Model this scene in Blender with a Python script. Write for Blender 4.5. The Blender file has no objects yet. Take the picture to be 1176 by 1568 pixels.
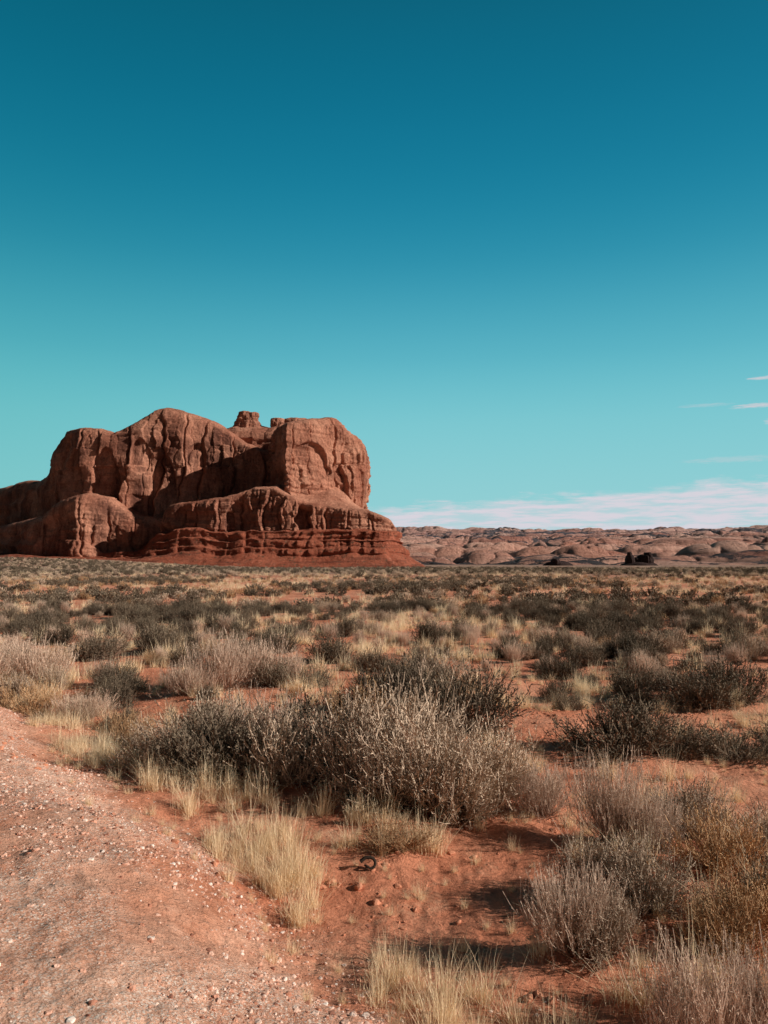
import bpy, math, random
import numpy as np
from mathutils import Vector
R = math.radians
rng = np.random.default_rng(7)
random.seed(7)
scene = bpy.context.scene

# ------------------------------------------------------------------ noise
def _hash(ix, iy, iz, seed):
    h = (ix.astype(np.int64)*374761393 + iy.astype(np.int64)*668265263 + iz.astype(np.int64)*2147483647 + seed*974711) & 0xFFFFFFFF
    h = ((h ^ (h >> 13))*1274126177) & 0xFFFFFFFF
    h = ((h ^ (h >> 16))*2246822519) & 0xFFFFFFFF
    h = h ^ (h >> 15)
    return (h & 0xFFFFFF)/float(0xFFFFFF)
def vnoise(x, y, z, seed=0):
    x, y, z = np.broadcast_arrays(np.asarray(x, float), np.asarray(y, float), np.asarray(z, float))
    x0 = np.floor(x); y0 = np.floor(y); z0 = np.floor(z)
    fx = x-x0; fy = y-y0; fz = z-z0
    fx = fx*fx*fx*(fx*(fx*6-15)+10); fy = fy*fy*fy*(fy*(fy*6-15)+10); fz = fz*fz*fz*(fz*(fz*6-15)+10)
    r = 0
    for dx in (0, 1):
        for dy in (0, 1):
            for dz in (0, 1):
                w = (fx if dx else 1-fx)*(fy if dy else 1-fy)*(fz if dz else 1-fz)
                r = r + w*_hash(x0+dx, y0+dy, z0+dz, seed)
    return r*2-1
def fbm(x, y, z, seed=0, octv=4, gain=0.5):
    s = 0; a = 1; t = 0
    for o in range(octv):
        s = s + a*vnoise(x, y, z, seed+o*17)
        t += a; a *= gain
        x, y = (x*1.6+y*1.2)+3.1, (y*1.6-x*1.2)+1.7
        z = z*2.0+5.3
    return s/t
def sstep(a, b, v):
    t = np.clip((v-a)/(b-a), 0, 1)
    return t*t*(3-2*t)
def quant(n, k, w):
    q = n*k; f = np.floor(q)
    return (f+sstep(1-w, 1, q-f))/k

# ------------------------------------------------------------------ mesh helper
def build(name, V, F, mat=None, attrs=None, smooth=True, parent=None, matidx=None, link=True):
    V = np.asarray(V, np.float32); F = np.asarray(F, np.int32)
    me = bpy.data.meshes.new(name)
    me.vertices.add(len(V)); me.vertices.foreach_set('co', V.ravel())
    k = F.shape[1]
    me.loops.add(F.size); me.loops.foreach_set('vertex_index', F.ravel())
    me.polygons.add(len(F)); me.polygons.foreach_set('loop_start', np.arange(0, F.size, k, dtype=np.int32))
    me.polygons.foreach_set('use_smooth', np.full(len(F), smooth, dtype=bool))
    if mat:
        for m in (mat if isinstance(mat, list) else [mat]):
            me.materials.append(m)
    if matidx is not None:
        me.polygons.foreach_set('material_index', np.asarray(matidx, np.int32))
    me.update(calc_edges=True)
    if attrs:
        for n, a in attrs.items():
            at = me.attributes.new(n, 'FLOAT', 'POINT')
            at.data.foreach_set('value', np.asarray(a, np.float32))
    if not link:
        return me
    ob = bpy.data.objects.new(name, me)
    scene.collection.objects.link(ob)
    if parent: ob.parent = parent
    return ob
def grid_faces(nu, nv, wrap=False):
    iu = np.arange(nu if wrap else nu-1); iv = np.arange(nv-1)
    A, B = np.meshgrid(iu, iv, indexing='ij')
    A2 = (A+1) % nu
    return np.stack([A*nv+B, A2*nv+B, A2*nv+B+1, A*nv+B+1], -1).reshape(-1, 4)

# ------------------------------------------------------------------ materials
class NT:
    def __init__(s, name):
        s.m = bpy.data.materials.new(name); s.m.use_nodes = True
        s.t = s.m.node_tree; s.b = s.t.nodes['Principled BSDF']
        s.b.inputs['Specular IOR Level'].default_value = 0.10
        s.b.inputs['Roughness'].default_value = 0.9
    def n(s, t, **kw):
        nd = s.t.nodes.new(t)
        for k, v in kw.items(): setattr(nd, k, v)
        return nd
    def l(s, a, b): s.t.links.new(a, b)
    def noise(s, vec, scale, detail=5, rough=.6, scl=None):
        if scl:
            mp = s.n('ShaderNodeMapping'); mp.inputs['Scale'].default_value = scl
            s.l(vec, mp.inputs['Vector']); vec = mp.outputs[0]
        nd = s.n('ShaderNodeTexNoise'); nd.inputs['Scale'].default_value = scale
        nd.inputs['Detail'].default_value = detail; nd.inputs['Roughness'].default_value = rough
        s.l(vec, nd.inputs['Vector']); return nd.outputs['Fac']
    def mr(s, v, a, b, c=0, d=1):
        nd = s.n('ShaderNodeMapRange'); s.l(v, nd.inputs[0])
        for i, x in enumerate((a, b, c, d)): nd.inputs[i+1].default_value = x
        return nd.outputs[0]
    def mix(s, f, a, b, bt='MIX'):
        nd = s.n('ShaderNodeMix', data_type='RGBA', blend_type=bt)
        for sock, v in ((nd.inputs[0], f), (nd.inputs[6], a), (nd.inputs[7], b)):
            if isinstance(v, (int, float)): sock.default_value = v
            elif isinstance(v, tuple): sock.default_value = (*v, 1) if len(v) == 3 else v
            else: s.l(v, sock)
        return nd.outputs[2]
    def math(s, op, a, b=0.0):
        nd = s.n('ShaderNodeMath', operation=op)
        for i, v in enumerate((a, b)):
            if isinstance(v, (int, float)): nd.inputs[i].default_value = v
            else: s.l(v, nd.inputs[i])
        return nd.outputs[0]
    def pos(s): return s.n('ShaderNodeNewGeometry').outputs['Position']
    def attr(s, name):
        return s.n('ShaderNodeAttribute', attribute_name=name).outputs['Fac']
    def bump(s, h, dist, strength=1.0, prev=None):
        nd = s.n('ShaderNodeBump'); nd.inputs['Distance'].default_value = dist
        nd.inputs['Strength'].default_value = strength
        s.l(h, nd.inputs['Height'])
        if prev: s.l(prev, nd.inputs['Normal'])
        return nd.outputs[0]

def rock_material(name, c_dark, c_light, c_varn, k=1.0):
    s = NT(name); p = s.pos()
    a = s.noise(p, 0.05*k, 6, .6)
    col = s.mix(s.mr(a, .35, .65), c_dark, c_light)
    st = s.noise(p, 1.0, 4, .6, (0.012*k, 0.012*k, 0.16*k))
    col = s.mix(s.mr(st, .50, .70, 0, .5), col, tuple(c*.6 for c in c_dark))
    st2 = s.noise(p, 1.0, 3, .5, (0.02*k, 0.02*k, 0.6*k))
    col = s.mix(s.mr(st2, .58, .72, 0, .22), col, tuple(min(1, c*1.2) for c in c_light))
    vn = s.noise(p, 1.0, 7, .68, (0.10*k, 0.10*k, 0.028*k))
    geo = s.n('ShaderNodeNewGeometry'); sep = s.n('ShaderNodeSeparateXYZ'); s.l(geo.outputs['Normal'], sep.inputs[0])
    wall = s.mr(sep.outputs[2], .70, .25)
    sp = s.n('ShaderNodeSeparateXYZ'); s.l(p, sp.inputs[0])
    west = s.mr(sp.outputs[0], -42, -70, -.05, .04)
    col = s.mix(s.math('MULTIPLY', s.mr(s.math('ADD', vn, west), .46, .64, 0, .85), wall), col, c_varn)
    f = s.noise(p, .9*k, 8, .75)
    col = s.mix(.75, col, s.mix(s.mr(f, .3, .7), (.45, .42, .40), (1.4, 1.36, 1.33)), 'MULTIPLY')
    s.l(col, s.b.inputs['Base Color'])
    b1 = s.bump(s.noise(p, .3*k, 11, .75), 3.6/k, .7)
    b2 = s.bump(s.noise(p, 1.0, 5, .6, (.4*k, .4*k, .1*k)), 1.2/k, .3, b1)
    s.l(b2, s.b.inputs['Normal'])
    return s.m
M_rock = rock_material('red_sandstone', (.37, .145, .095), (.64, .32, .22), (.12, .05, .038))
M_dark = rock_material('near_black_rock', (.045, .03, .03), (.06, .038, .036), (.025, .018, .018))  # near-black colours for the small far tower and outcrop

def talus_material():
    s = NT('red_talus'); p = s.pos()
    a = s.noise(p, .12, 7, .65)
    col = s.mix(s.mr(a, .3, .7), (.30, .08, .045), (.50, .165, .10))
    st = s.noise(p, 1.0, 3, .5, (0.03, 0.03, .55))
    col = s.mix(s.mr(st, .5, .62, 0, .5), col, (.14, .045, .032))
    v = s.noise(p, .45, 5, .7)
    col = s.mix(s.mr(v, .57, .63, 0, .75), col, (.09, .075, .05))
    v2 = s.noise(p, .8, 5, .75)
    col = s.mix(s.mr(v2, .60, .66, 0, .6), col, (.62, .34, .25))
    s.l(col, s.b.inputs['Base Color'])
    s.l(s.bump(s.noise(p, .4, 10, .78), 2.5, .9), s.b.inputs['Normal'])
    return s.m
M_talus = talus_material()

def ground_material():
    s = NT('desert_ground'); p = s.pos()
    a = s.noise(p, .35, 6, .6); b = s.noise(p, 3.0, 8, .65); c = s.noise(p, 22., 6, .7)
    sand = s.mix(s.mr(a, .35, .65), (.64, .225, .125), (.86, .39, .245))
    sand = s.mix(.5, sand, s.mix(s.mr(b, .3, .7), (.66, .60, .57), (1.15, 1.15, 1.15)), 'MULTIPLY')
    sand = s.mix(.6, sand, s.mix(s.mr(c, .35, .65), (.64, .61, .59), (1.2, 1.2, 1.2)), 'MULTIPLY')
    lit = s.noise(p, 1.3, 8, .75)
    sand = s.mix(s.mr(lit, .55, .68, 0, .45), sand, (.80, .56, .38))
    lit2 = s.noise(p, 2.1, 9, .8)
    sand = s.mix(s.mr(lit2, .61, .67, 0, .5), sand, (.26, .14, .09))
    vo = s.n('ShaderNodeTexVoronoi'); vo.inputs['Scale'].default_value = 48; vo.inputs['Randomness'].default_value = 1; s.l(p, vo.inputs['Vector'])
    vo2 = s.n('ShaderNodeTexVoronoi'); vo2.inputs['Scale'].default_value = 120; s.l(p, vo2.inputs['Vector'])
    sp = s.n('ShaderNodeSeparateColor'); s.l(vo.outputs['Color'], sp.inputs[0])
    sp2 = s.n('ShaderNodeSeparateColor'); s.l(vo2.outputs['Color'], sp2.inputs[0])
    gb0 = s.noise(p, .8, 8, .7)
    gbase = s.mix(s.mr(gb0, .38, .62), (.68, .285, .17), (.93, .54, .385))
    gbase = s.mix(.6, gbase, s.mix(s.mr(c, .35, .65), (.72, .67, .65), (1.12, 1.12, 1.12)), 'MULTIPLY')
    gbase = s.mix(.6, gbase, s.mix(s.mr(b, .35, .65), (.72, .66, .63), (1.12, 1.12, 1.12)), 'MULTIPLY')
    grit = s.mr(s.noise(p, .9, 5, .6, (1, 1, 1)), .44, .58)
    shp = s.math('LESS_THAN', vo.outputs['Distance'], .36)
    g1 = s.mix(s.math('MULTIPLY', s.math('MULTIPLY', s.mr(sp.outputs[0], .5, .8), grit), shp), gbase, (.95, .79, .68))
    g1 = s.mix(s.mr(sp2.outputs[1], .85, .95, 0, .6), g1, (.36, .16, .10))
    g1 = s.mix(s.math('MULTIPLY', s.mr(sp2.outputs[0], .65, .9, 0, .75), grit), g1, (.95, .79, .68))
    ga = s.attr('gravel')
    edge = s.math('ADD', ga, s.mr(s.noise(p, 1.2, 7, .7), .25, .75, -.5, .5))
    gf = s.mr(edge, .35, .75)
    col = s.mix(gf, sand, g1)
    fv = s.noise(p, .28, 6, .7); fv2 = s.noise(p, .05, 5, .6)
    fc = s.mix(s.mr(fv, .46, .58), (.42, .23, .16), (.15, .125, .105))
    fc = s.mix(s.mr(fv2, .5, .62, 0, .6), fc, (.46, .35, .25))
    col = s.mix(s.attr('far'), col, fc)
    s.l(col, s.b.inputs['Base Color'])
    h1 = s.bump(b, .13, .85)
    h2 = s.bump(c, .035, .85, h1)
    inv = s.math('MULTIPLY', s.math('SUBTRACT', 1.0, vo.outputs['Distance']), gf)
    h3 = s.bump(inv, .007, .6, h2)
    s.l(h3, s.b.inputs['Normal'])
    return s.m
M_ground = ground_material()

def hills_material():
    s = NT('slickrock_hills'); p = s.pos()
    a = s.noise(p, .004, 6, .6)
    col = s.mix(s.mr(a, .35, .65), (.60, .27, .195), (.86, .54, .43))
    st = s.noise(p, 1.0, 4, .6, (.0015, .0015, .06))
    col = s.mix(s.mr(st, .5, .62, 0, .65), col, (.36, .14, .105))
    veg = s.math('ADD', s.attr('veg'), s.mr(s.noise(p, .015, 9, .78), .25, .75, -.55, .55))
    col = s.mix(s.mr(veg, .42, .52), col, (.075, .062, .065))
    col = s.mix(s.attr('haze'), col, (.34, .31, .37))  # distance haze mixed into the base colour of the hills
    s.l(col, s.b.inputs['Base Color'])
    s.l(s.bump(s.noise(p, .016, 10, .75), 45.0, .9), s.b.inputs['Normal'])
    return s.m
M_hills = hills_material()

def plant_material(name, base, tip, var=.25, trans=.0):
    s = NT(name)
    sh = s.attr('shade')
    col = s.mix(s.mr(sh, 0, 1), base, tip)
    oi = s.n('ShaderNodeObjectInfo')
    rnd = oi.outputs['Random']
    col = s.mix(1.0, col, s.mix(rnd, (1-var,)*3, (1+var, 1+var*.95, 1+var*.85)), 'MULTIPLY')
    out = s.t.nodes['Material Output']
    s.l(col, s.b.inputs['Base Color'])
    if trans:
        tr = s.n('ShaderNodeBsdfTranslucent'); s.l(col, tr.inputs['Color'])
        mx = s.n('ShaderNodeMixShader'); mx.inputs[0].default_value = trans
        s.l(s.b.outputs[0], mx.inputs[1]); s.l(tr.outputs[0], mx.inputs[2]); s.l(mx.outputs[0], out.inputs[0])
    return s.m
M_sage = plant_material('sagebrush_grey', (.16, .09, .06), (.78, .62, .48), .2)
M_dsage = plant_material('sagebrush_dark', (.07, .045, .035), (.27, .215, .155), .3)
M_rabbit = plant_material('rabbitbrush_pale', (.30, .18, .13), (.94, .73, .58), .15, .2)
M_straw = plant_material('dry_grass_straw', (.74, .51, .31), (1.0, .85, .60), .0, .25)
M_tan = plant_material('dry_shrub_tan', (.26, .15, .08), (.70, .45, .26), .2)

def stone_material():
    s = NT('pebble_stone')
    oi = s.n('ShaderNodeObjectInfo')
    r = s.n('ShaderNodeValToRGB'); s.l(oi.outputs['Random'], r.inputs[0])
    e = r.color_ramp.elements
    e[0].position = 0; e[0].color = (.30, .13, .09, 1)
    e[1].position = 1; e[1].color = (.90, .78, .70, 1)
    for q, c in ((.25, (.58, .27, .18, 1)), (.6, (.74, .45, .34, 1)), (.88, (.82, .62, .52, 1))):
        x = e.new(q); x.color = c
    n = s.noise(s.pos(), 60, 4, .6)
    s.l(s.mix(.4, r.outputs[0], s.mix(n, (.5, .5, .5), (1.4, 1.4, 1.4)), 'MULTIPLY'), s.b.inputs['Base Color'])
    return s.m
M_stone = stone_material()
def clod_material():
    s = NT('soil_clod'); n = s.noise(s.pos(), 30, 5, .6)
    s.l(s.mix(n, (.44, .16, .09), (.78, .37, .235)), s.b.inputs['Base Color'])
    return s.m
M_clod = clod_material()

# ------------------------------------------------------------------ ground
def bank_d(x, y):
    d = -(x-.1)*.804 - (y-4.4)*.594
    return d + .35*vnoise(x*.5, y*.5, 0, 5)+.15*vnoise(x*1.3, y*1.3, 0, 6)
def ground_z(x, y):
    x = np.asarray(x, float); y = np.asarray(y, float)
    r = np.hypot(x, y)
    d = bank_d(x, y)
    z = .62*sstep(-.5, 1.8, d)+.36*sstep(1.2, 4.2, d)
    near = 1-sstep(40, 120, r)
    z = z + near*(.15*fbm(x*.35, y*.35, 0, 11, 3))*(1-.7*sstep(-.3, .8, d))
    z = z + (1-sstep(14, 30, r))*(.05*fbm(x*2.4, y*2.4, 0, 12, 4))*(1-.25*sstep(-.3, .8, d))
    z = z + (1-sstep(8, 16, r))*.035*np.abs(fbm(x*5.5, y*5.5, 0, 14, 3))
    z = z + sstep(40, 160, r)*.35*fbm(x*.03, y*.03, 0, 13, 3)
    z = z + 5.5*sstep(170, 390, y)*sstep(-30, -190, x)
    return z
nr = 900
front = np.linspace(R(-42), R(42), 480)
rest = np.linspace(R(42), R(318), 70)[1:-1]
az = np.concatenate([front, rest]); na = len(az)
rr = np.exp(np.linspace(math.log(.6), math.log(9000), nr)); rr[0] = 0.001
A, RR = np.meshgrid(az, rr, indexing='ij')
X = RR*np.sin(A); Y = RR*np.cos(A); Z = ground_z(X, Y)
V = np.stack([X, Y, Z], -1).reshape(-1, 3)
F = grid_faces(na, nr, True)[:, ::-1]
gv = sstep(-.9, .7, bank_d(X, Y)).ravel()
far = sstep(90, 220, RR).ravel()*.95
ground = build('desert_ground', V, F, M_ground, {'gravel': gv, 'far': far})

# ------------------------------------------------------------------ butte
def catmull(P, n):
    P = np.asarray(P, float); m = len(P)
    out = []
    per = 40
    for i in range(m):
        p0, p1, p2, p3 = P[(i-1) % m], P[i], P[(i+1) % m], P[(i+2) % m]
        t = np.linspace(0, 1, per, endpoint=False)[:, None]
        cr = .5*((2*p1)+(-p0+p2)*t+(2*p0-5*p1+4*p2-p3)*t**2+(-p0+3*p1-3*p2+p3)*t**3)
        out.append(cr*.35+(p1*(1-t)+p2*t)*.65)
    C = np.concatenate(out); C = np.vstack([C, C[:1]])
    L = np.concatenate([[0], np.cumsum(np.linalg.norm(np.diff(C, axis=0), axis=1))])
    s = np.linspace(0, L[-1], n, endpoint=False)
    return np.stack([np.interp(s, L, C[:, 0]), np.interp(s, L, C[:, 1])], -1), s, L[-1]
def superell(n, m, aspect):
    th = np.linspace(0, math.pi/2, 4000)
    s = 1-np.cos(th)**(2/n); f = np.sin(th)**(2/n)
    L = np.concatenate([[0], np.cumsum(np.hypot(np.diff(s)*aspect, np.diff(f)))])
    q = np.linspace(0, L[-1], m)
    return np.interp(q, L, s), np.interp(q, L, f)
def columns(u, z, w, hz, seed):
    """jointed rock: irregular vertical panels, every panel a tilted plane, broken by a few horizontal joints"""
    zz = z/hz + .35*vnoise(u/(w*3), z/(hz*2), 0, seed+1)
    zi = np.floor(zz)
    uu = u/w + .26*vnoise(z/(w*1.2), u/(w*3), 0, seed+2)+.08*vnoise(z/(w*.3), u/w, 0, seed+7)
    i0 = np.floor(uu)
    def edge(i): return i+.7*_hash(i, i*0, zi*0, seed+3)
    e0 = edge(i0); i = np.where(uu < e0, i0-1, i0)
    lo = edge(i); hi = edge(i+1)
    t = (uu-lo)/(hi-lo)
    o = _hash(i, zi, i*0, seed+4)*2-1
    tilt = _hash(i, zi, i*0+3, seed+5)*2-1
    tz = (_hash(i, zi, i*0+5, seed+6)*2-1)*(zz-zi-.5)
    e = np.minimum(t, 1-t)*(hi-lo)*w
    return o, tilt*(t-.5)*(hi-lo), tz, e
def loft(outline, spine, H, zb, nexp=5, n=600, m=140, aspect=.5, seed=1, big=2.2, crack=2.0, strata=.6, fine=.5, prof=None, dents=(), cscale=9., slab=3.0, cols=None):
    P, U, per = catmull(outline, n)
    a = np.array(spine[0], float); b = np.array(spine[1], float)
    t = np.clip(((P-a)@(b-a))/((b-a)@(b-a)), 0, 1)[:, None]
    S = a+(b-a)*t
    if prof is None:
        s, f = superell(nexp, m, aspect)
        s = s[None, :, None]
        XY = P[:, None]*(1-s)+S[:, None]*s
        Zt = H(XY[..., 0], XY[..., 1])
        Zz = zb+(Zt-zb)*f[None, :]
    else:
        pi = np.array([q[0] for q in prof], float); pz = np.array([q[1] for q in prof], float)
        L = np.concatenate([[0], np.cumsum(np.hypot(np.diff(pi), np.diff(pz)))])
        q = np.linspace(0, L[-1], m)
        ins = np.interp(q, L, pi); zz = np.interp(q, L, pz)
        dist = np.linalg.norm(P-S, axis=1)[:, None]
        s = np.clip(ins[None, :]/dist, 0, 1)[..., None]
        XY = P[:, None]*(1-s)+S[:, None]*s
        Zz = H(XY[..., 0], XY[..., 1], zz[None, :])
    G = np.concatenate([XY, Zz[..., None]], -1)
    du = np.roll(G, -1, 0)-np.roll(G, 1, 0)
    dv = np.gradient(G, axis=1)
    N = np.cross(du, dv); N /= (np.linalg.norm(N, axis=-1, keepdims=True)+1e-9)
    cen = (a+b)/2
    out = np.concatenate([P-cen, np.zeros((n, 1))], -1)[:, None, :]
    sgn = np.sign(np.mean(np.sum(N[:, :m//3]*out, -1)))
    N *= sgn
    x, y, z = G[..., 0], G[..., 1], G[..., 2]
    wall = 1-np.clip(np.abs(N[..., 2])*1.15, 0, 1)
    D = big*fbm(x/28, y/28, z/28, seed, 3)
    Ug = U[:, None]+np.zeros_like(z)
    c1 = cols or cscale*1.5
    seam = sstep(0, 6, Ug)*sstep(0, 6, per-Ug)
    o, ti, tz, e = columns(Ug, z, c1, c1*4.2, seed+40)
    D = D+seam*wall*(slab*.55*o+slab*1.5*ti+slab*.7*tz-crack*.9*np.clip(1-e/.9, 0, 1))
    o, ti, tz, e = columns(Ug, z, c1*.42, c1*.9, seed+50)
    amt = .5+.7*vnoise(x/20, y/20, z/16, seed+51)
    D = D+seam*wall*amt*(slab*.38*o+slab*.75*ti+slab*.4*tz-crack*.35*np.clip(1-e/.6, 0, 1))
    o, ti, tz, e = columns(Ug, z, c1*.17, c1*.24, seed+60)
    amt = np.clip(.25+1.0*vnoise(x/13, y/13, z/9, seed+61), 0, 1)
    D = D+seam*wall*amt*(slab*.17*o+slab*.25*ti)
    wx = x+4*vnoise(x/22, y/22, z/20, seed+5); wy = y+4*vnoise(x/22+7, y/22, z/20, seed+6)
    wz = z+4*vnoise(x/12, y/12, z/12, seed+8)
    D = D+slab*.45*wall*quant(vnoise(wx/(cscale*1.3), wy/(cscale*1.3), wz/(cscale*1.2), seed+33), 2.5, .10)
    zs = z+3*vnoise(x/40, y/40, 0, seed+9)
    D = D + strata*(quant(vnoise(x/50, y/50, zs/4.2, 3), 3, .2)*1.6+.5*vnoise(x/30, y/30, zs/1.3, 4))*(.35+wall)*(.5+.5*np.clip(1+2*vnoise(x/20, y/20, z/20, seed+11), 0, 2))
    D = D + fine*fbm(x/4, y/4, z/3.4, seed+20, 4, .65)
    for (dx, dz, rx, rz, dep) in dents:
        xx = x+.3*rx*vnoise(z/rz*2, 0, dx, 3)
        q = np.abs((xx-dx)/rx); v = (z-dz)/rz
        e = np.where(v > 0, q**2+v**2, q**2.5+(v*.9)**4)
        D = D - dep*sstep(1.08, .9, e)*wall*(N[..., 1] < .2)*(.45+.55*np.clip((v+1)/1.6, 0, 1))
    G = G+N*D[..., None]
    F = grid_faces(n, m, True)
    if sgn < 0: F = F[:, ::-1]
    return G.reshape(-1, 3), F
parts = []
def tab(pts, extra=None):
    pts = sorted(pts); px = [p[0] for p in pts]; pz = [p[1] for p in pts]
    def H(x, y):
        h = np.interp(x, px, pz)
        if extra is not None: h = h+extra(x, y)
        return h
    return H
HA = tab([(-212, 52), (-205, 57), (-192, 73), (-184, 79), (-173, 80.5), (-160, 79.5), (-152, 77), (-147, 79), (-139.5, 83), (-130, 89.5), (-123, 91.5), (-115, 89.5), (-98, 83.5), (-89, 78), (-80, 72), (-66, 66)], lambda x, y: -.10*np.clip(y-450, 0, 99))
parts.append((loft([(-52, 438), (-72, 436), (-90, 433), (-112, 427), (-140, 421), (-168, 424), (-187, 438), (-208, 466), (-200, 490), (-120, 505), (-60, 480)], [(-168, 462), (-90, 462)], HA, 5, 10, 1100, 230, .5, 31, 1.4, 2.6, .35, .5,
    dents=[(-152, 46, 7, 20, 3.0), (-122, 40, 7, 22, 2.5), (-104, 62, 5, 8, 2), (-134, 62, 5, 9, 2), (-172, 50, 5, 16, 3)], cscale=10, slab=3.2, cols=15), 0))
HB = tab([(-112, 80), (-101, 86), (-91, 88.5), (-78, 88.5), (-71, 87), (-64, 89.5), (-49, 90.5), (-40, 88)], lambda x, y: -.1*np.clip(485-y, 0, 40))
parts.append((loft([(-118, 466), (-95, 450), (-60, 446), (-35, 455), (-30, 485), (-60, 515), (-110, 510)], [(-90, 482), (-60, 482)], HB, 20, 3.4, 420, 140, .6, 41, 1.5, .8, 1.8, .4, slab=1.5), 0))
def capH(z): return lambda x, y: np.full_like(x, z)
for (cx, cy, rx, r0, z0, z1) in ((-85, 474, 9.5, 6.5, 80, 91.5), (-85, 474, 7.4, 5.6, 88, 94.4), (-86.5, 474, 4.6, 4, 92.2, 96.6), (-81.5, 474, 4.2, 4, 92.2, 96.0), (-66, 474, 5.5, 4.5, 84, 92.3), (-55, 476, 9.5, 6, 84, 92.8), (-46, 476, 6, 5, 84, 91.6), (-30, 432, 4, 3.5, 74, 84.2)):
    o = [(cx+rx*math.cos(t)*(1+.12*math.sin(3*t)), cy+r0*.9*math.sin(t)) for t in np.linspace(0, 2*math.pi, 9)[:-1]]
    parts.append((loft(o, [(cx-1, cy), (cx+1, cy)], capH(z1), z0, 4.5, 110, 44, .9, int(cx*-3), .6, .6, .5, .5, cscale=3, slab=.7), 0))
HC = tab([(-80, 62), (-68, 71), (-57, 78), (-48, 80.5), (-39, 82), (-28, 83), (-24, 80.5), (-21.5, 76), (-16, 73.5), (-12, 71), (-6, 64)], lambda x, y: -.20*np.clip(416-y, 0, 40))
parts.append((loft([(-50, 387), (-38, 397), (-24, 409), (-13, 418), (-9, 430), (-11, 470), (-40, 488), (-72, 478), (-67, 446), (-56, 406)], [(-49, 426), (-30, 445)], HC, 15, 11, 860, 210, .5, 51, 1.6, 2.0, .7, .5,
    dents=[(-38, 55, 8.5, 10, 3.2), (-21, 47, 4, 9, 2)], cscale=9, slab=2.6, cols=12), 0))
HD = tab([(-116, 24), (-109, 32), (-94, 34.5), (-81, 36), (-65, 41.5), (-55, 41), (-45, 36), (-38, 33.5), (-16, 30.5), (-7.5, 29.5), (-1, 27), (5, 24)], lambda x, y: .55*np.clip(y-389, 0, 22)*sstep(-62, -45, x)*sstep(-6, -30, x)-.25*np.clip(y-392, 0, 30)*sstep(-58, -70, x))
parts.append((loft([(-115, 395), (-106, 386), (-84, 382), (-66, 384), (-48, 381), (-20, 384), (-4, 384), (5, 392), (4, 430), (-20, 462), (-85, 462), (-112, 420)], [(-86, 424), (-24, 424)], HD, 8, 16, 1100, 190, .9, 61, 1.3, 2.2, .5, .5,
    dents=[(-40, 26, 3.8, 8.0, 9), (-72, 25, 6.5, 8, 3), (-100, 25, 5, 8, 3)], cscale=7.5, slab=2.4, cols=11), 0))
HF = tab([(-186, 26), (-176, 33), (-169, 36), (-154, 39), (-146, 38), (-141, 33), (-130, 28), (-116, 26)])
parts.append((loft([(-190, 418), (-178, 402), (-156, 393), (-143, 401), (-126, 407), (-108, 410), (-112, 440), (-186, 445)], [(-165, 420), (-130, 424)], HF, 2, 7, 560, 120, .8, 71, 1.6, 2.0, .4, .6, slab=2.8), 0))
HI = tab([(-290, 20), (-235, 24), (-200, 27), (-178, 28)])
parts.append((loft([(-178, 402), (-200, 418), (-235, 450), (-300, 510), (-300, 550), (-200, 500), (-170, 450)], [(-260, 495), (-190, 440)], HI, 1, 6, 420, 90, .8, 81, 2.0, 2.0, .5, .6), 0))
HG = tab([(-360, 50), (-300, 55), (-232, 56.5), (-222, 55), (-212, 57), (-195, 60)])
parts.append((loft([(-188, 452), (-214, 472), (-250, 508), (-350, 605), (-345, 660), (-190, 580)], [(-300, 600), (-215, 515)], HG, 1, 7, 420, 110, .6, 91, 2.0, 2.0, .5, .6), 0))
def HE(x, y, z):
    k = .40+.60*sstep(-126, -112, x)
    w = 1.6*vnoise(x/16, y/16, 0, 7)*sstep(1, 6, z)+.5*vnoise(x/5, y/5, 0, 17)*sstep(0, 3, z)
    return np.where(z > 0, z*k, z)+w+ground_z(x, y)*sstep(9, 0, z)
parts.append((loft([(25, 382), (26, 420), (14, 470), (-60, 540), (-360, 640), (-380, 480), (-280, 416), (-200, 388), (-150, 374), (-122, 363), (-80, 357), (-35, 356), (8, 359)], [(-300, 500), (-30, 440)], HE, 0, n=1600, m=140, seed=101, big=1.0, crack=1.1, strata=.8, fine=.7,
    prof=[(0, -1.5), (8, 1.2), (14, 3.6), (18.5, 6.6), (19, 9.5), (20.4, 10), (20.7, 13.6), (22, 14), (22.3, 17.8), (27, 18.6), (42, 19)], cscale=5, slab=1.3, cols=8), 1))
Vs = []; Fs = []; mi = []; off = 0
for (v, f), m in parts:
    Vs.append(v); Fs.append(f+off); off += len(v); mi.append(np.full(len(f), m))
butte = build('sandstone_butte', np.concatenate(Vs), np.concatenate(Fs), [M_rock, M_talus], matidx=np.concatenate(mi))

def dark_rock(name, specs):
    Vs = []; Fs = []; off = 0
    for (x0, x1, y0, w, z1, ne, sd) in specs:
        o = [(x0, y0), ((x0+x1)/2, y0-w*.5), (x1, y0), (x1, y0+w), ((x0+x1)/2, y0+w*1.4), (x0, y0+w)]
        v, f = loft(o, [((x0+x1)/2-1, y0+w/2), ((x0+x1)/2+1, y0+w/2)], capH(z1), -3, ne, 120, 50, .8, sd, .8, .8, .4, .4, cscale=3, slab=.6)
        Vs.append(v); Fs.append(f+off); off += len(v)
    return build(name, np.concatenate(Vs), np.concatenate(Fs), M_dark)
dark_rock('rock_tower', [(217, 250, 700, 16, 4.0, 2.6, 5), (221, 229.5, 703, 7, 9.8, 3.5, 6), (222, 226.5, 703, 5, 12.5, 3, 16), (232, 246, 702, 9, 10.2, 5, 7), (237, 245, 702, 7, 12.5, 5, 9), (227, 234, 704, 6, 7.5, 4, 8)])
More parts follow.
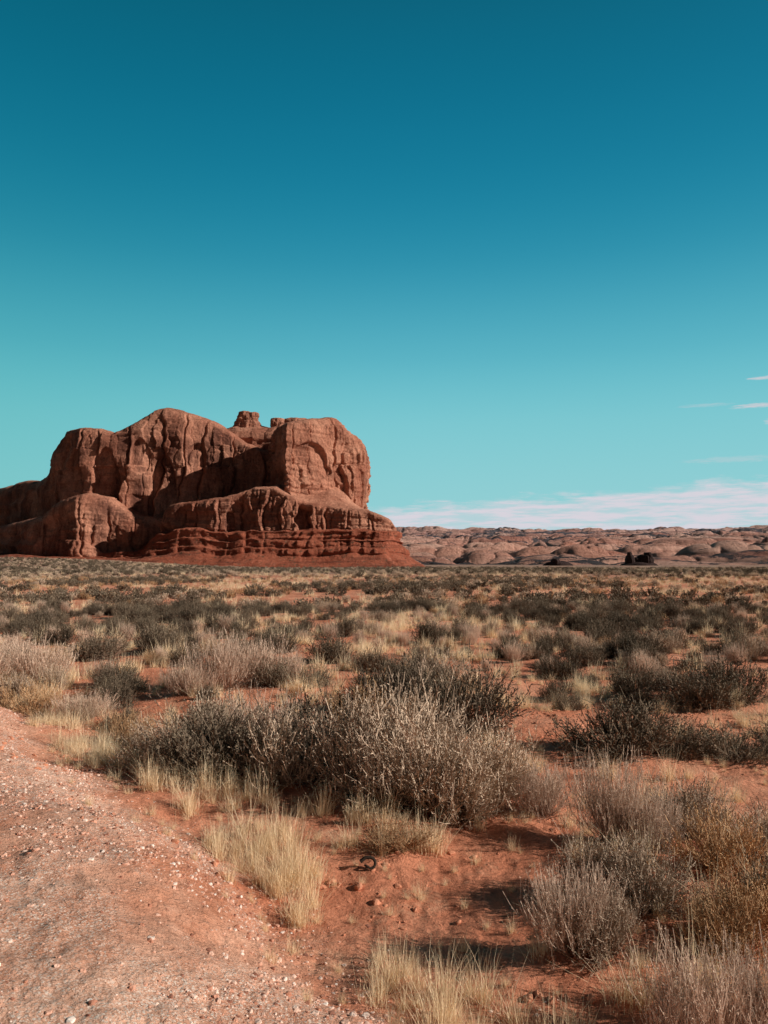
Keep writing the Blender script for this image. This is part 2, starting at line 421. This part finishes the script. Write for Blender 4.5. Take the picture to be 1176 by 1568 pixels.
dark_rock('rock_outcrop', [(146, 172, 700, 14, 4.0, 2.5, 15), (152, 160, 699, 9, 6.5, 3, 17)])

# ------------------------------------------------------------------ distant hills
na, nr = 1000, 520
az = np.linspace(R(-28), R(40), na); rr = np.exp(np.linspace(math.log(760), math.log(6000), nr))
A, RR = np.meshgrid(az, rr, indexing='ij')
X = RR*np.sin(A); Y = RR*np.cos(A)
base = np.interp(RR, [760, 1000, 1400, 2000, 2800, 3600, 4300, 5200, 7000], [-4, 0, 8, 28, 76, 134, 185, 185, 120])
wX = X+60*vnoise(X/200, Y/200, 0, 220); wY = Y+60*vnoise(X/200, Y/200, 5, 221)
b1 = np.abs(fbm(wX/260, wY/180, 0, 201, 2)); b2 = np.abs(vnoise(wX/85, wY/60, 0, 202)); b3 = np.abs(vnoise(wX/32, wY/24, 0, 203))
dome = sstep(820, 1300, RR)
fadef = 1-.45*sstep(2400, 4200, RR)
rnd = lambda b: np.sqrt(np.clip(b, 0, 1))
Z = base+dome*(50*rnd(b1)*fadef+28*rnd(b2)*fadef+10*rnd(b3))-dome*40 + 12*fbm(X/900, Y/900, 0, 204, 3)*dome
Z = Z+sstep(3500, 4200, RR)*(15*vnoise(X/420, Y/420, 0, 210)+14*np.abs(vnoise(X/130, Y/130, 0, 211)))
Z = np.maximum(Z, -3+RR*0+7*sstep(900, 1500, RR))
gx = np.gradient(Z, axis=1)/np.gradient(RR, axis=1)
veg = np.clip(.46-np.abs(gx)*.8+.8*fbm(X/300, Y/220, 0, 205, 4)-.6*(rnd(b2)-.5)+.24*sstep(1900, 2500, RR)*(1-sstep(3800, 4200, RR)), 0, 1)
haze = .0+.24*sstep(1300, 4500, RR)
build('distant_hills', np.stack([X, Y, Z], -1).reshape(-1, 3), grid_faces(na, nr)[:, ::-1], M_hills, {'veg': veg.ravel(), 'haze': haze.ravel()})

# ------------------------------------------------------------------ plants
def nrm(v): return v/(np.linalg.norm(v, axis=-1, keepdims=True)+1e-9)
def strips(Pts, W, side, shade):
    n, k, _ = Pts.shape
    V = np.stack([Pts-side[:, None]*W[..., None], Pts+side[:, None]*W[..., None]], 2)
    idx = np.arange(n*k*2).reshape(n, k, 2)
    F = np.stack([idx[:, :-1, 0], idx[:, :-1, 1], idx[:, 1:, 1], idx[:, 1:, 0]], -1).reshape(-1, 4)
    return V.reshape(-1, 3), F, np.repeat(shade.reshape(n, k, 1), 2, 2).ravel()
def join(parts):
    Vs = []; Fs = []; Ss = []; off = 0
    for v, f, s in parts:
        Vs.append(v); Fs.append(f+off); Ss.append(s); off += len(v)
    return np.concatenate(Vs), np.concatenate(Fs), np.concatenate(Ss)
def shrub(name, mat, seed, nst=240, ntw=5, nlf=8, leaf=(.032, .0075), ht=.6, spread=1.0, up=.25, stemw=.0045, tw=.13, flop=.5):
    g = np.random.default_rng(seed)
    nc = 13
    cphi = np.arange(nc)/nc*2*math.pi*2.6+g.uniform(0, .6, nc); cth = np.arccos(g.uniform(.12, 1, nc)**.8)*spread
    cl = g.uniform(.72, 1.1, nc)
    ci = g.integers(0, nc, nst)
    cd = np.stack([np.sin(cth)*np.cos(cphi), np.sin(cth)*np.sin(cphi), np.cos(cth)], -1)
    d = nrm(cd[ci]+g.normal(0, .27, (nst, 3))); d[:, 2] = np.abs(d[:, 2])+.03; d = nrm(d)
    env = np.stack([.5*d[:, 0], .5*d[:, 1], ht*d[:, 2]], -1)*(cl[ci]*g.uniform(.62, 1.08, nst))[:, None]
    b0 = np.stack([g.normal(0, .05, nst), g.normal(0, .05, nst), np.full(nst, -.02)], -1)
    t = np.linspace(0, 1, 6)[None, :, None]
    mid = (b0+env)*.5; mid[:, :2] *= 1.25; mid[:, 2] *= .75
    pts = (1-t)**2*b0[:, None]+2*t*(1-t)*mid[:, None]+t**2*env[:, None]
    pts += g.normal(0, .008, pts.shape)*t
    side = nrm(np.cross(d, g.normal(0, 1, (nst, 3))))
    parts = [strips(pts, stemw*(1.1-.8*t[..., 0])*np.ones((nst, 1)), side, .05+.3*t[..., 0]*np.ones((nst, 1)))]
    tt = g.uniform(.4, 1, (nst, ntw)); tt[:, 0] = 1
    T = tt[..., None]
    o = (1-T)**2*b0[:, None]+2*T*(1-T)*mid[:, None]+T**2*env[:, None]
    dd = nrm(nrm(env-mid)[:, None]*.9+g.normal(0, flop, (nst, ntw, 3))+np.array([0, 0, up]))
    ln = tw*g.uniform(.4, 1.3, (nst, ntw, 1))
    o = o.reshape(-1, 3); dd = dd.reshape(-1, 3); ln = ln.reshape(-1, 1); N = len(o)
    t3 = np.linspace(0, 1, 3)[None, :, None]
    tp = o[:, None]+dd[:, None]*ln[:, None]*t3+np.array([0, 0, 1])*ln[:, None]*t3**2*.25
    sd = nrm(np.cross(dd, g.normal(0, 1, (N, 3))))
    twsh = g.uniform(.35, .8, (N, 1))
    parts.append(strips(tp, stemw*.5*np.ones((N, 3)), sd, twsh*np.ones((N, 3))))
    if nlf:
        u = g.uniform(0.05, 1, (N, nlf, 1))
        lo = o[:, None]+dd[:, None]*ln[:, None]*u+np.array([0, 0, 1])*ln[:, None]*u**2*.25
        ld = nrm(dd[:, None]+g.normal(0, .55, (N, nlf, 3))+np.array([0, 0, .15]))
        ll = leaf[0]*g.uniform(.6, 1.3, (N, nlf, 1))
        lo = lo.reshape(-1, 3); ld = ld.reshape(-1, 3); ll = ll.reshape(-1, 1); K = len(lo)
        ls = nrm(np.cross(ld, g.normal(0, 1, (K, 3))))*leaf[1]*.5
        V = np.stack([lo, lo+ld*ll*.5+ls, lo+ld*ll, lo+ld*ll*.5-ls], 1).reshape(-1, 3)
        F = np.arange(4*K).reshape(-1, 4)
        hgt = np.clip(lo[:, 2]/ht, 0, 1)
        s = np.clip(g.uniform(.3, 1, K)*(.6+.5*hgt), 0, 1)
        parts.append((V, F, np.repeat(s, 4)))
    V, F, S = join(parts)
    return build(name, V, F, mat, {'shade': S}, smooth=False, link=False)
def tuft(name, mat, seed, n=120, h=.4, w=.0042, spread=.3, lean=.75, k=5):
    g = np.random.default_rng(seed)
    phi = g.uniform(0, 2*math.pi, n); rad = spread*np.abs(g.normal(0, .5, n))
    b = np.stack([rad*np.cos(phi), rad*np.sin(phi), np.full(n, -.02)], -1)
    phi2 = phi+g.normal(0, 1.0, n)
    L = h*np.clip(g.gamma(4, .17, n), .2, 1.5); ln = lean*np.abs(g.normal(0, .8, n))
    t = np.linspace(0, 1, k)[None, :, None]
    hd = np.stack([np.cos(phi2), np.sin(phi2), 0*phi], -1)
    pts = b[:, None]+hd[:, None]*(L*ln)[:, None, None]*t**1.5+np.array([0, 0, 1])*(L*(1-.3*np.clip(ln, 0, 2)))[:, None, None]*t
    pts += g.normal(0, .006, pts.shape)*t
    sd = nrm(np.stack([g.normal(0, 1, n), g.normal(0, 1, n), 0*phi], -1))
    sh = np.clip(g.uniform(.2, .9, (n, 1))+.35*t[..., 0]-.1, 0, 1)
    V, F, S = strips(pts, w*.5*(1.15-t[..., 0])*np.ones((n, 1)), sd, sh)
    return build(name, V, F, mat, {'shade': S}, smooth=False, link=False)

me_sage = [shrub('sagebrush', M_sage, 100+i, 250, 5, 8, (.025, .0065)) for i in range(4)]
me_dark = [shrub('dark_sagebrush', M_dsage, 200+i, 210, 5, 7, (.028, .009), .5) for i in range(3)]
me_rab = [shrub('rabbitbrush', M_rabbit, 300+i, 280, 5, 4, (.030, .0055), .72, .78, .8, .0034, .16, .34) for i in range(3)]
me_tan = [shrub('dry_shrub', M_tan, 400+i, 200, 5, 5, (.03, .007), .55, .95, .4) for i in range(2)]
me_straw = [tuft('dry_grass', M_straw, 500+i, 130, .42, .0055, .17, .5) for i in range(5)]
me_mstraw = [tuft('dry_grass_mid', M_straw, 550+i, 110, .42, .012, .26, .5, 4) for i in range(4)]
me_lsage = [shrub('sagebrush_lod', M_sage, 600+i, 50, 3, 5, (.09, .035), .5, stemw=.008) for i in range(2)]
me_ldark = [shrub('dark_sagebrush_lod', M_dsage, 700+i, 50, 3, 5, (.09, .04), .46, stemw=.008) for i in range(3)]
me_lstraw = [tuft('dry_grass_lod', M_straw, 800+i, 45, .40, .02, .4, .55, 3) for i in range(2)]
me_ltan = [shrub('dry_shrub_lod', M_tan, 850+i, 50, 3, 4, (.08, .025), .5, .95, .4, .008) for i in range(2)]

def put(name, me, x, y, w, h=None, base_h=.6, rot=None):
    ob = bpy.data.objects.new(name, me); scene.collection.objects.link(ob)
    ob.location = (x, y, float(ground_z(x, y))-.01)
    sz = (h/base_h) if h else w
    ob.scale = (w, w, sz); ob.rotation_euler = (0, 0, random.uniform(0, 6.28) if rot is None else rot)
    return ob
heroes = [
 ('s', -.2, 8.6, 1.7, 1.0), ('s', .5, 8.05, 1.8, 1.0), ('s', 1.1, 8.1, 1.4, .8), ('r', 1.6, 7.95, 1.0, .5), ('s', .75, 7.7, 1.2, .68), ('s', .1, 8.0, 1.3, .74), ('s', .3, 8.9, 1.5, 1.02),
 ('s', -1.1, 8.9, 1.6, .84), ('d', -1.95, 9.1, 1.7, .7), ('s', -2.6, 9.5, 1.3, .55), ('d', -.65, 9.3, 1.5, .9), ('r', -1.5, 9.9, 1.5, .8), ('s', -2.2, 10.2, 1.4, .72), ('t', -.3, 10.2, 1.2, .85),
 ('d', 1.27, 11.5, 1.8, .9), ('d', .75, 12.1, 1.5, .8), ('d', .1, 13.0, 1.6, .85), ('s', 1.1, 15, 1.6, .7),
 ('r', -3.2, 15, 1.9, 1.0), ('r', -2.5, 15.8, 1.7, .85), ('r', -3.6, 14.2, 1.2, .55),
 ('d', 3.2, 10.3, 1.8, .68), ('d', 3.9, 10.5, 1.1, .45), ('d', 5.5, 13.7, 1.8, .7), ('d', 6.4, 14.2, 1.7, .7), ('d', 4.6, 10.3, 1.4, .4), ('d', 5.6, 10.6, 1.4, .45),
 ('r', 2.04, 7.05, 1.0, .70), ('r', 2.35, 6.9, .8, .46), ('r', 1.2, 5.1, .8, .5), ('s', 1.42, 5.05, .6, .38), ('s', 1.88, 5.75, .85, .5), ('s', 1.6, 6.0, .7, .38),
 ('r', 1.65, 4.1, .85, .48), ('r', 2.05, 4.15, .85, .52), ('s', 2.95, 7.5, 1.0, .55), ('t', 2.7, 6.4, .9, .4), ('t', 2.45, 5.3, .8, .36), ('t', 2.2, 5.0, .7, .34), ('s', 3.3, 6.6, 1.0, .5), ('d', 2.9, 5.6, .8, .4),
 ('r', -7.0, 15.9, 1.9, .9), ('r', -7.9, 15.2, 1.6, .7), ('r', -8.6, 16.9, 1.9, .85), ('d', -7.2, 19.6, 1.8, .65), ('t', -5.7, 12.8, 1.0, .42), ('r', -4.9, 12.6, 1.2, .42), ('t', -6.3, 13.6, 1.0, .45), ('d', -5.0, 14.6, 1.3, .45),
 ('t', .15, 6.95, .8, .22), ('t', -3.6, 10.9, 1.0, .38),
]
mm = {'s': (me_sage, 'sagebrush', .6), 'd': (me_dark, 'dark_sagebrush', .5), 'r': (me_rab, 'rabbitbrush', .72), 't': (me_tan, 'dry_shrub', .55)}
for i, (t, x, y, w, h) in enumerate(heroes):
    ml, nm, bh = mm[t]
    put(nm, ml[i % len(ml)], x, y, w, h, bh)

def instancer(top, groups):
    """groups: list of (mesh list, P(n,3), S(n)) -> one empty with face instancers"""
    e = bpy.data.objects.new(top, None); scene.collection.objects.link(e)
    for meshes, P, S in groups:
        pick = rng.integers(0, len(meshes), len(P))
        for j, me in enumerate(meshes):
            q = pick == j
            if not q.any(): continue
            p = P[q]; s = S[q]; n = len(p)
            side = s*math.sqrt(4/math.sqrt(3))
            rad = side/math.sqrt(3)
            a0 = rng.uniform(0, 2*math.pi, n)
            V = np.stack([np.stack([p[:, 0]+rad*np.cos(a0+k*2*math.pi/3), p[:, 1]+rad*np.sin(a0+k*2*math.pi/3), p[:, 2]], -1) for k in range(3)], 1).reshape(-1, 3)
            F = np.arange(3*n).reshape(-1, 3)
            io = build('scatter_'+me.name, V, F, None, smooth=False, parent=e)
            io.instance_type = 'FACES'; io.use_instance_faces_scale = True; io.instance_faces_scale = 1.0
            io.show_instancer_for_render = False; io.show_instancer_for_viewport = False
            ch = bpy.data.objects.new('proto_'+me.name, me); scene.collection.objects.link(ch); ch.parent = io
    return e
def scatter(n, y0, y1, dens=None, half=.62, pad=3):
    y = np.sqrt(rng.uniform(y0**2, y1**2, n)); x = rng.uniform(-1, 1, n)*(half*y+pad)
    keep = bank_d(x, y) < -.35
    if dens is not None: keep &= rng.uniform(0, 1, n) < dens(x, y)
    x = x[keep]; y = y[keep]
    return np.stack([x, y, ground_z(x, y)-.01], -1)
def clear(x, y):
    return 1-(sstep(-1.5, .2, x)*sstep(10.2, 9.2, y))
def patch(seed, sc=.16, lo=-.25, hi=.15):
    return lambda x, y: sstep(lo, hi, fbm(x*sc, y*sc, 0, seed, 3))*clear(x, y)
def clump(x, y, sc, seed):
    return sstep(-.2, .25, fbm(x*sc, y*sc, 0, seed, 2))
inv = lambda seed, sc=.16: (lambda x, y: (.3+.7*sstep(.2, -.15, fbm(x*sc, y*sc, 0, seed, 3)))*clear(x, y)*clump(x, y, sc*4.5, seed+3))
def sz(P, a, b): return a+(b-a)*rng.uniform(0, 1, len(P))**1.5
P1 = scatter(760, 11.5, 42, patch(900)); P2 = scatter(400, 11.5, 42, patch(901)); P3 = scatter(260, 12, 42, patch(902))
P1b = scatter(160, 16, 42)
P4 = scatter(220, 11, 42, inv(900))
instancer('sagebrush_field', [(me_dark, P1, sz(P1, .45, 1.35)), (me_dark, P1b, sz(P1b, .7, 1.5)), (me_sage, P2, sz(P2, .4, 1.1)), (me_rab, P3, sz(P3, .4, .8)), (me_tan, P4, sz(P4, .35, .75))])
g1 = scatter(1300, 9.4, 16, inv(900)); g1m = scatter(6400, 14, 44, inv(900))
nb = 460
yb = rng.uniform(5.4, 17, nb); tline = (yb-4.4)/9.2
xb = .1-6.8*tline+np.abs(rng.normal(0, .5, nb))+rng.uniform(-.25, .5, nb)
kp = (clear(xb, yb) > .3) & (fbm(xb*.9, yb*.9, 0, 55, 2) > -.12)
gb = np.stack([xb, yb, ground_z(xb, yb)-.01], -1)[kp]
near = np.array([(-.9, 6.35), (-.62, 6.3), (-1.05, 6.8), (-.8, 6.65), (-.5, 6.5), (-.95, 6.1), (.07, 6.95), (-.1, 7.05), (.3, 7.1), (-1.73, 8.1), (-2.1, 8.2), (-1.45, 8.1), (-2.4, 8.4), (-3.2, 9.8), (-3.8, 10.4), (-1.2, 8.0), (-.8, 7.7), (-.5, 7.6),
 (.26, 4.45), (.36, 4.6), (.15, 4.5), (.45, 4.4), (.3, 4.25), (.05, 5.1), (.5, 4.3), (.6, 4.7), (1.0, 5.3), (3.4, 13.7), (3.7, 13.8), (3.1, 13.5), (3.4, 16.8), (3.0, 16.4), (2.75, 6.8), (2.9, 6.9), (2.1, 5.4), (2.3, 5.6), (2.6, 6.0), (2.9, 8.4), (3.5, 9.4), (1.9, 4.7), (1.65, 4.8), (.9, 7.4), (1.9, 7.5), (2.5, 7.2), (.85, 4.15), (1.3, 8.4), (2.0, 8.9), (2.6, 9.2), (1.7, 9.6), (3.9, 8.6), (3.6, 7.6),
 (-.15, 7.5), (.15, 7.3), (-.35, 6.95), (.55, 7.15), (1.75, 6.7), (2.2, 6.3), (2.6, 7.6), (3.2, 8.0), (2.45, 4.7), (1.35, 4.45), (2.75, 5.2), (-.05, 4.75), (.2, 4.9), (3.0, 7.0), (1.5, 7.5), (2.3, 8.3)])
gn = np.stack([near[:, 0], near[:, 1], ground_z(near[:, 0], near[:, 1])-.01], -1)
gn2 = np.repeat(gn, 2, 0)+rng.normal(0, .12, (len(gn)*2, 3))*np.array([1, 1, 0])
nw = 400; yw = rng.uniform(4.2, 12, nw); xw = rng.uniform(-4, 5, nw); kw = bank_d(xw, yw) < .6
gw = np.stack([xw, yw, ground_z(xw, yw)-.005], -1)[kw]
Q1 = scatter(2600, 42, 130, patch(903, .06, -.3, .25), half=.6); Q2 = scatter(1200, 42, 130, patch(904, .06), half=.6); Q3 = scatter(7500, 42, 130, inv(903, .06), half=.6); Q4 = scatter(500, 42, 130, half=.6)
W1 = scatter(4500, 130, 345, patch(905, .02, -.5, .1), half=.56); W2 = scatter(2000, 130, 345, half=.56); W3 = scatter(8000, 130, 345, inv(905, .02), half=.56)
instancer('distant_sagebrush_field', [(me_ldark, Q1, sz(Q1, .7, 1.5)), (me_lsage, Q2, sz(Q2, .6, 1.2)), (me_ltan, Q4, sz(Q4, .7, 1.1)), (me_ldark, W1, sz(W1, .9, 2.0)), (me_lsage, W2, sz(W2, .9, 1.7))])
instancer('dry_grass_field', [(me_straw, g1, sz(g1, .4, 1.0)), (me_mstraw, g1m, sz(g1m, .4, 1.05)), (me_straw, gb, sz(gb, .35, .85)), (me_straw, gn2, sz(gn2, .4, .85)), (me_straw, gw, sz(gw, .15, .4)), (me_lstraw, Q3, sz(Q3, .7, 1.3)), (me_lstraw, W3, sz(W3, 1.0, 2.0))])

# ------------------------------------------------------------------ stones
def stone(name, mat, seed, rough=.35):
    import bmesh
    bm = bmesh.new(); bmesh.ops.create_icosphere(bm, subdivisions=2, radius=.5)
    co = np.array([v.co[:] for v in bm.verts])
    d = 1+rough*fbm(co[:, 0]*2+seed, co[:, 1]*2, co[:, 2]*2, seed, 2)
    co = co*d[:, None]*np.array([1, .8, .6])
    for v, c in zip(bm.verts, co): v.co = c
    me = bpy.data.meshes.new(name); bm.to_mesh(me); bm.free(); me.materials.append(mat)
    return me
me_st = [stone('pebble', M_stone, 20+i, .9) for i in range(4)]
me_cl = [stone('clod', M_clod, 40+i, 1.0) for i in range(3)]
n = 90000
y = 1.5+rng.uniform(0, 1, n)**1.2*11; x = rng.uniform(-8, 2.5, n)
dd = bank_d(x, y)
keep = (dd > -.35-.6*rng.uniform(0, 1, n)**2) & (rng.uniform(0, 1, n) < .08+.92*sstep(-.1, .35, fbm(x*.9, y*.9, 0, 77, 3)+.35*np.exp(-((dd-.5)/.6)**2)))
x = x[keep]; y = y[keep]
Pp = np.stack([x, y, ground_z(x, y)+.000], -1); Sp = .007+.030*rng.uniform(0, 1, len(x))**5+.009*rng.uniform(0, 1, len(x))**1.5
instancer('gravel', [(me_st, Pp, Sp)])
n = 9000
y = rng.uniform(3.5, 14, n); x = rng.uniform(-5, 6, n)
keep = (bank_d(x, y) < 1.4) & (rng.uniform(0, 1, n) < sstep(-.2, .4, fbm(x*.8, y*.8, 0, 78, 3)))
x = x[keep]; y = y[keep]
Pc = np.stack([x, y, ground_z(x, y)], -1); Sc = .014+.07*rng.uniform(0, 1, len(x))**4
instancer('soil_clods', [(me_cl, Pc, Sc)])

cu = bpy.data.curves.new('dead_root', 'CURVE'); cu.dimensions = '3D'; cu.bevel_depth = .016; cu.bevel_resolution = 3
sp = cu.splines.new('BEZIER'); pts = [(-.09, 0, .10), (-.02, .01, .14), (.05, 0, .11), (.03, -.03, .05), (-.04, -.02, .07), (.0, .02, .03), (.07, -.05, 0)]
sp.bezier_points.add(len(pts)-1)
for i, (bp_, c) in enumerate(zip(sp.bezier_points, pts)):
    bp_.co = c; bp_.handle_left_type = bp_.handle_right_type = 'AUTO'; bp_.radius = 1.2-.12*i
root = bpy.data.objects.new('dead_root', cu); scene.collection.objects.link(root)
root.location = (-.12, 6.55, float(ground_z(-.12, 6.55))-.02); root.scale = (.85, .85, .8)
s = NT('dead_wood'); s.l(s.mix(s.noise(s.pos(), 40, 4), (.02, .015, .012), (.06, .045, .035)), s.b.inputs['Base Color']); cu.materials.append(s.m)

# ------------------------------------------------------------------ sun + sky
EL, AZ = 25.5, 102.5
S = Vector((math.sin(R(AZ))*math.cos(R(EL)), math.cos(R(AZ))*math.cos(R(EL)), math.sin(R(EL))))
sl = bpy.data.lights.new('sun', 'SUN'); sl.energy = 5.0; sl.angle = R(.5); sl.color = (1, .91, .80)
so = bpy.data.objects.new('sun', sl); scene.collection.objects.link(so); so.rotation_euler = S.to_track_quat('Z', 'Y').to_euler()
w = bpy.data.worlds.new('World'); scene.world = w; w.use_nodes = True
t = w.node_tree; N = t.nodes; bg = N['Background']
sky = N.new('ShaderNodeTexSky'); sky.sky_type = 'NISHITA'; sky.sun_disc = False
sky.sun_elevation = R(EL); sky.sun_rotation = R(AZ)
tc = N.new('ShaderNodeTexCoord'); sx = N.new('ShaderNodeSeparateXYZ'); t.links.new(tc.outputs['Generated'], sx.inputs[0])
def wm(op, a, b=0.0, c=None):
    nd = N.new('ShaderNodeMath'); nd.operation = op
    for i, v in enumerate((a, b) if c is None else (a, b, c)):
        if isinstance(v, (int, float)): nd.inputs[i].default_value = v
        else: t.links.new(v, nd.inputs[i])
    return nd.outputs[0]
def wmix(f, a, b, bt='MIX'):
    nd = N.new('ShaderNodeMix'); nd.data_type = 'RGBA'; nd.blend_type = bt
    for sck, v in ((nd.inputs[0], f), (nd.inputs[6], a), (nd.inputs[7], b)):
        if isinstance(v, (int, float)): sck.default_value = v
        elif isinstance(v, tuple): sck.default_value = (*v, 1)
        else: t.links.new(v, sck)
    return nd.outputs[2]
def wmr(v, a, b, c=0, d=1, sm=True):
    nd = N.new('ShaderNodeMapRange'); t.links.new(v, nd.inputs[0])
    if sm: nd.interpolation_type = 'SMOOTHSTEP'
    for i, q in enumerate((a, b, c, d)): nd.inputs[i+1].default_value = q
    return nd.outputs[0]
def lin(c): return tuple(((v/255)/12.92 if v/255 <= .04045 else ((v/255+.055)/1.055)**2.4) for v in c)
ramp = N.new('ShaderNodeValToRGB'); t.links.new(sx.outputs[2], ramp.inputs[0]); ramp.color_ramp.interpolation = 'B_SPLINE'
stops = [(0.0, (154, 210, 214)), (.07, (147, 209, 214)), (.178, (125, 203, 211)), (.259, (90, 183, 200)), (.371, (28, 143, 173)), (.50, (0, 115, 147)), (.607, (0, 102, 128)), (.75, (0, 62, 82)), (1.0, (0, 40, 54))]
e = ramp.color_ramp.elements
e[0].position = 0; e[0].color = (*lin(stops[0][1]), 1); e[1].position = 1; e[1].color = (*lin(stops[-1][1]), 1)
for p_, c in stops[1:-1]:
    q = e.new(p_); q.color = (*lin(c), 1)
nish = wmix(1.0, sky.outputs[0], (.09, .09, .09), 'MULTIPLY')
col = wmix(.05, ramp.outputs[0], nish)
azm = wm('ARCTAN2', sx.outputs[0], sx.outputs[1])
col = wmix(1.0, col, wmix(wmr(azm, -.6, .1), (.72, .90, .87), (1, 1, 1)), 'MULTIPLY')
# unseen sky beside and behind the camera, darkened to cut fill light
col = wmix(1.0, col, wmix(wmr(sx.outputs[1], -.1, .62), (.12, .12, .13), (1, 1, 1)), 'MULTIPLY')
cb = N.new('ShaderNodeCombineXYZ'); t.links.new(azm, cb.inputs[0]); t.links.new(sx.outputs[2], cb.inputs[1])
def wnoise(scl, sc, det=6, ro=.6):
    mp = N.new('ShaderNodeMapping'); mp.inputs['Scale'].default_value = scl; t.links.new(cb.outputs[0], mp.inputs[0])
    nd = N.new('ShaderNodeTexNoise'); nd.inputs['Scale'].default_value = sc; nd.inputs['Detail'].default_value = det; nd.inputs['Roughness'].default_value = ro
    t.links.new(mp.outputs[0], nd.inputs['Vector']); return nd.outputs['Fac']
n1 = wnoise((14, 70, 1), 1.0, 7, .65)
top = wm('ADD', wmr(azm, 0.02, .48, .074, .102, False), wm('MULTIPLY', wm('SUBTRACT', n1, .5), .055))
dlt = wm('SUBTRACT', top, sx.outputs[2])
band = wm('MULTIPLY', wmr(dlt, -.003, .014), wmr(azm, -.08, .02))
n2 = wnoise((14, 130, 1), 1.0, 8, .65)
band = wm('MULTIPLY', band, wmr(n2, .38, .58, .40, .95))
col = wmix(band, col, lin((218, 211, 220)))
n3 = wnoise((60, 420, 1), 1.0, 6, .65)
for (a0, e0, ra, re, st) in ((.462, .2125, .016, .0024, .85), (.452, .182, .028, .0028, .85), (.474, .163, .012, .004, .8), (.40, .187, .03, .0022, .3), (.43, .122, .06, .004, .3)):
    da = wm('DIVIDE', wm('SUBTRACT', azm, a0), ra); de = wm('DIVIDE', wm('SUBTRACT', sx.outputs[2], e0), re)
    g = wm('ADD', wm('MULTIPLY', da, da), wm('MULTIPLY', de, de))
    g = wm('ADD', g, wm('MULTIPLY', wm('SUBTRACT', n3, .5), 4.0))
    col = wmix(wmr(g, 1.3, -.1, 0, st), col, lin((205, 205, 212)))
t.links.new(col, bg.inputs['Color']); bg.inputs['Strength'].default_value = 1.0

# ------------------------------------------------------------------ camera
cam = bpy.data.cameras.new('camera'); co = bpy.data.objects.new('camera', cam); scene.collection.objects.link(co)
cam.sensor_fit = 'VERTICAL'; cam.sensor_height = 36; cam.lens = 36*1180/1568
cam.clip_start = .05; cam.clip_end = 20000
co.location = (0, 0, 2.5); co.rotation_euler = (R(90+3.78), 0, 0)
scene.camera = co
scene.view_settings.view_transform = 'Standard'; scene.view_settings.look = 'None'; scene.view_settings.exposure = 0
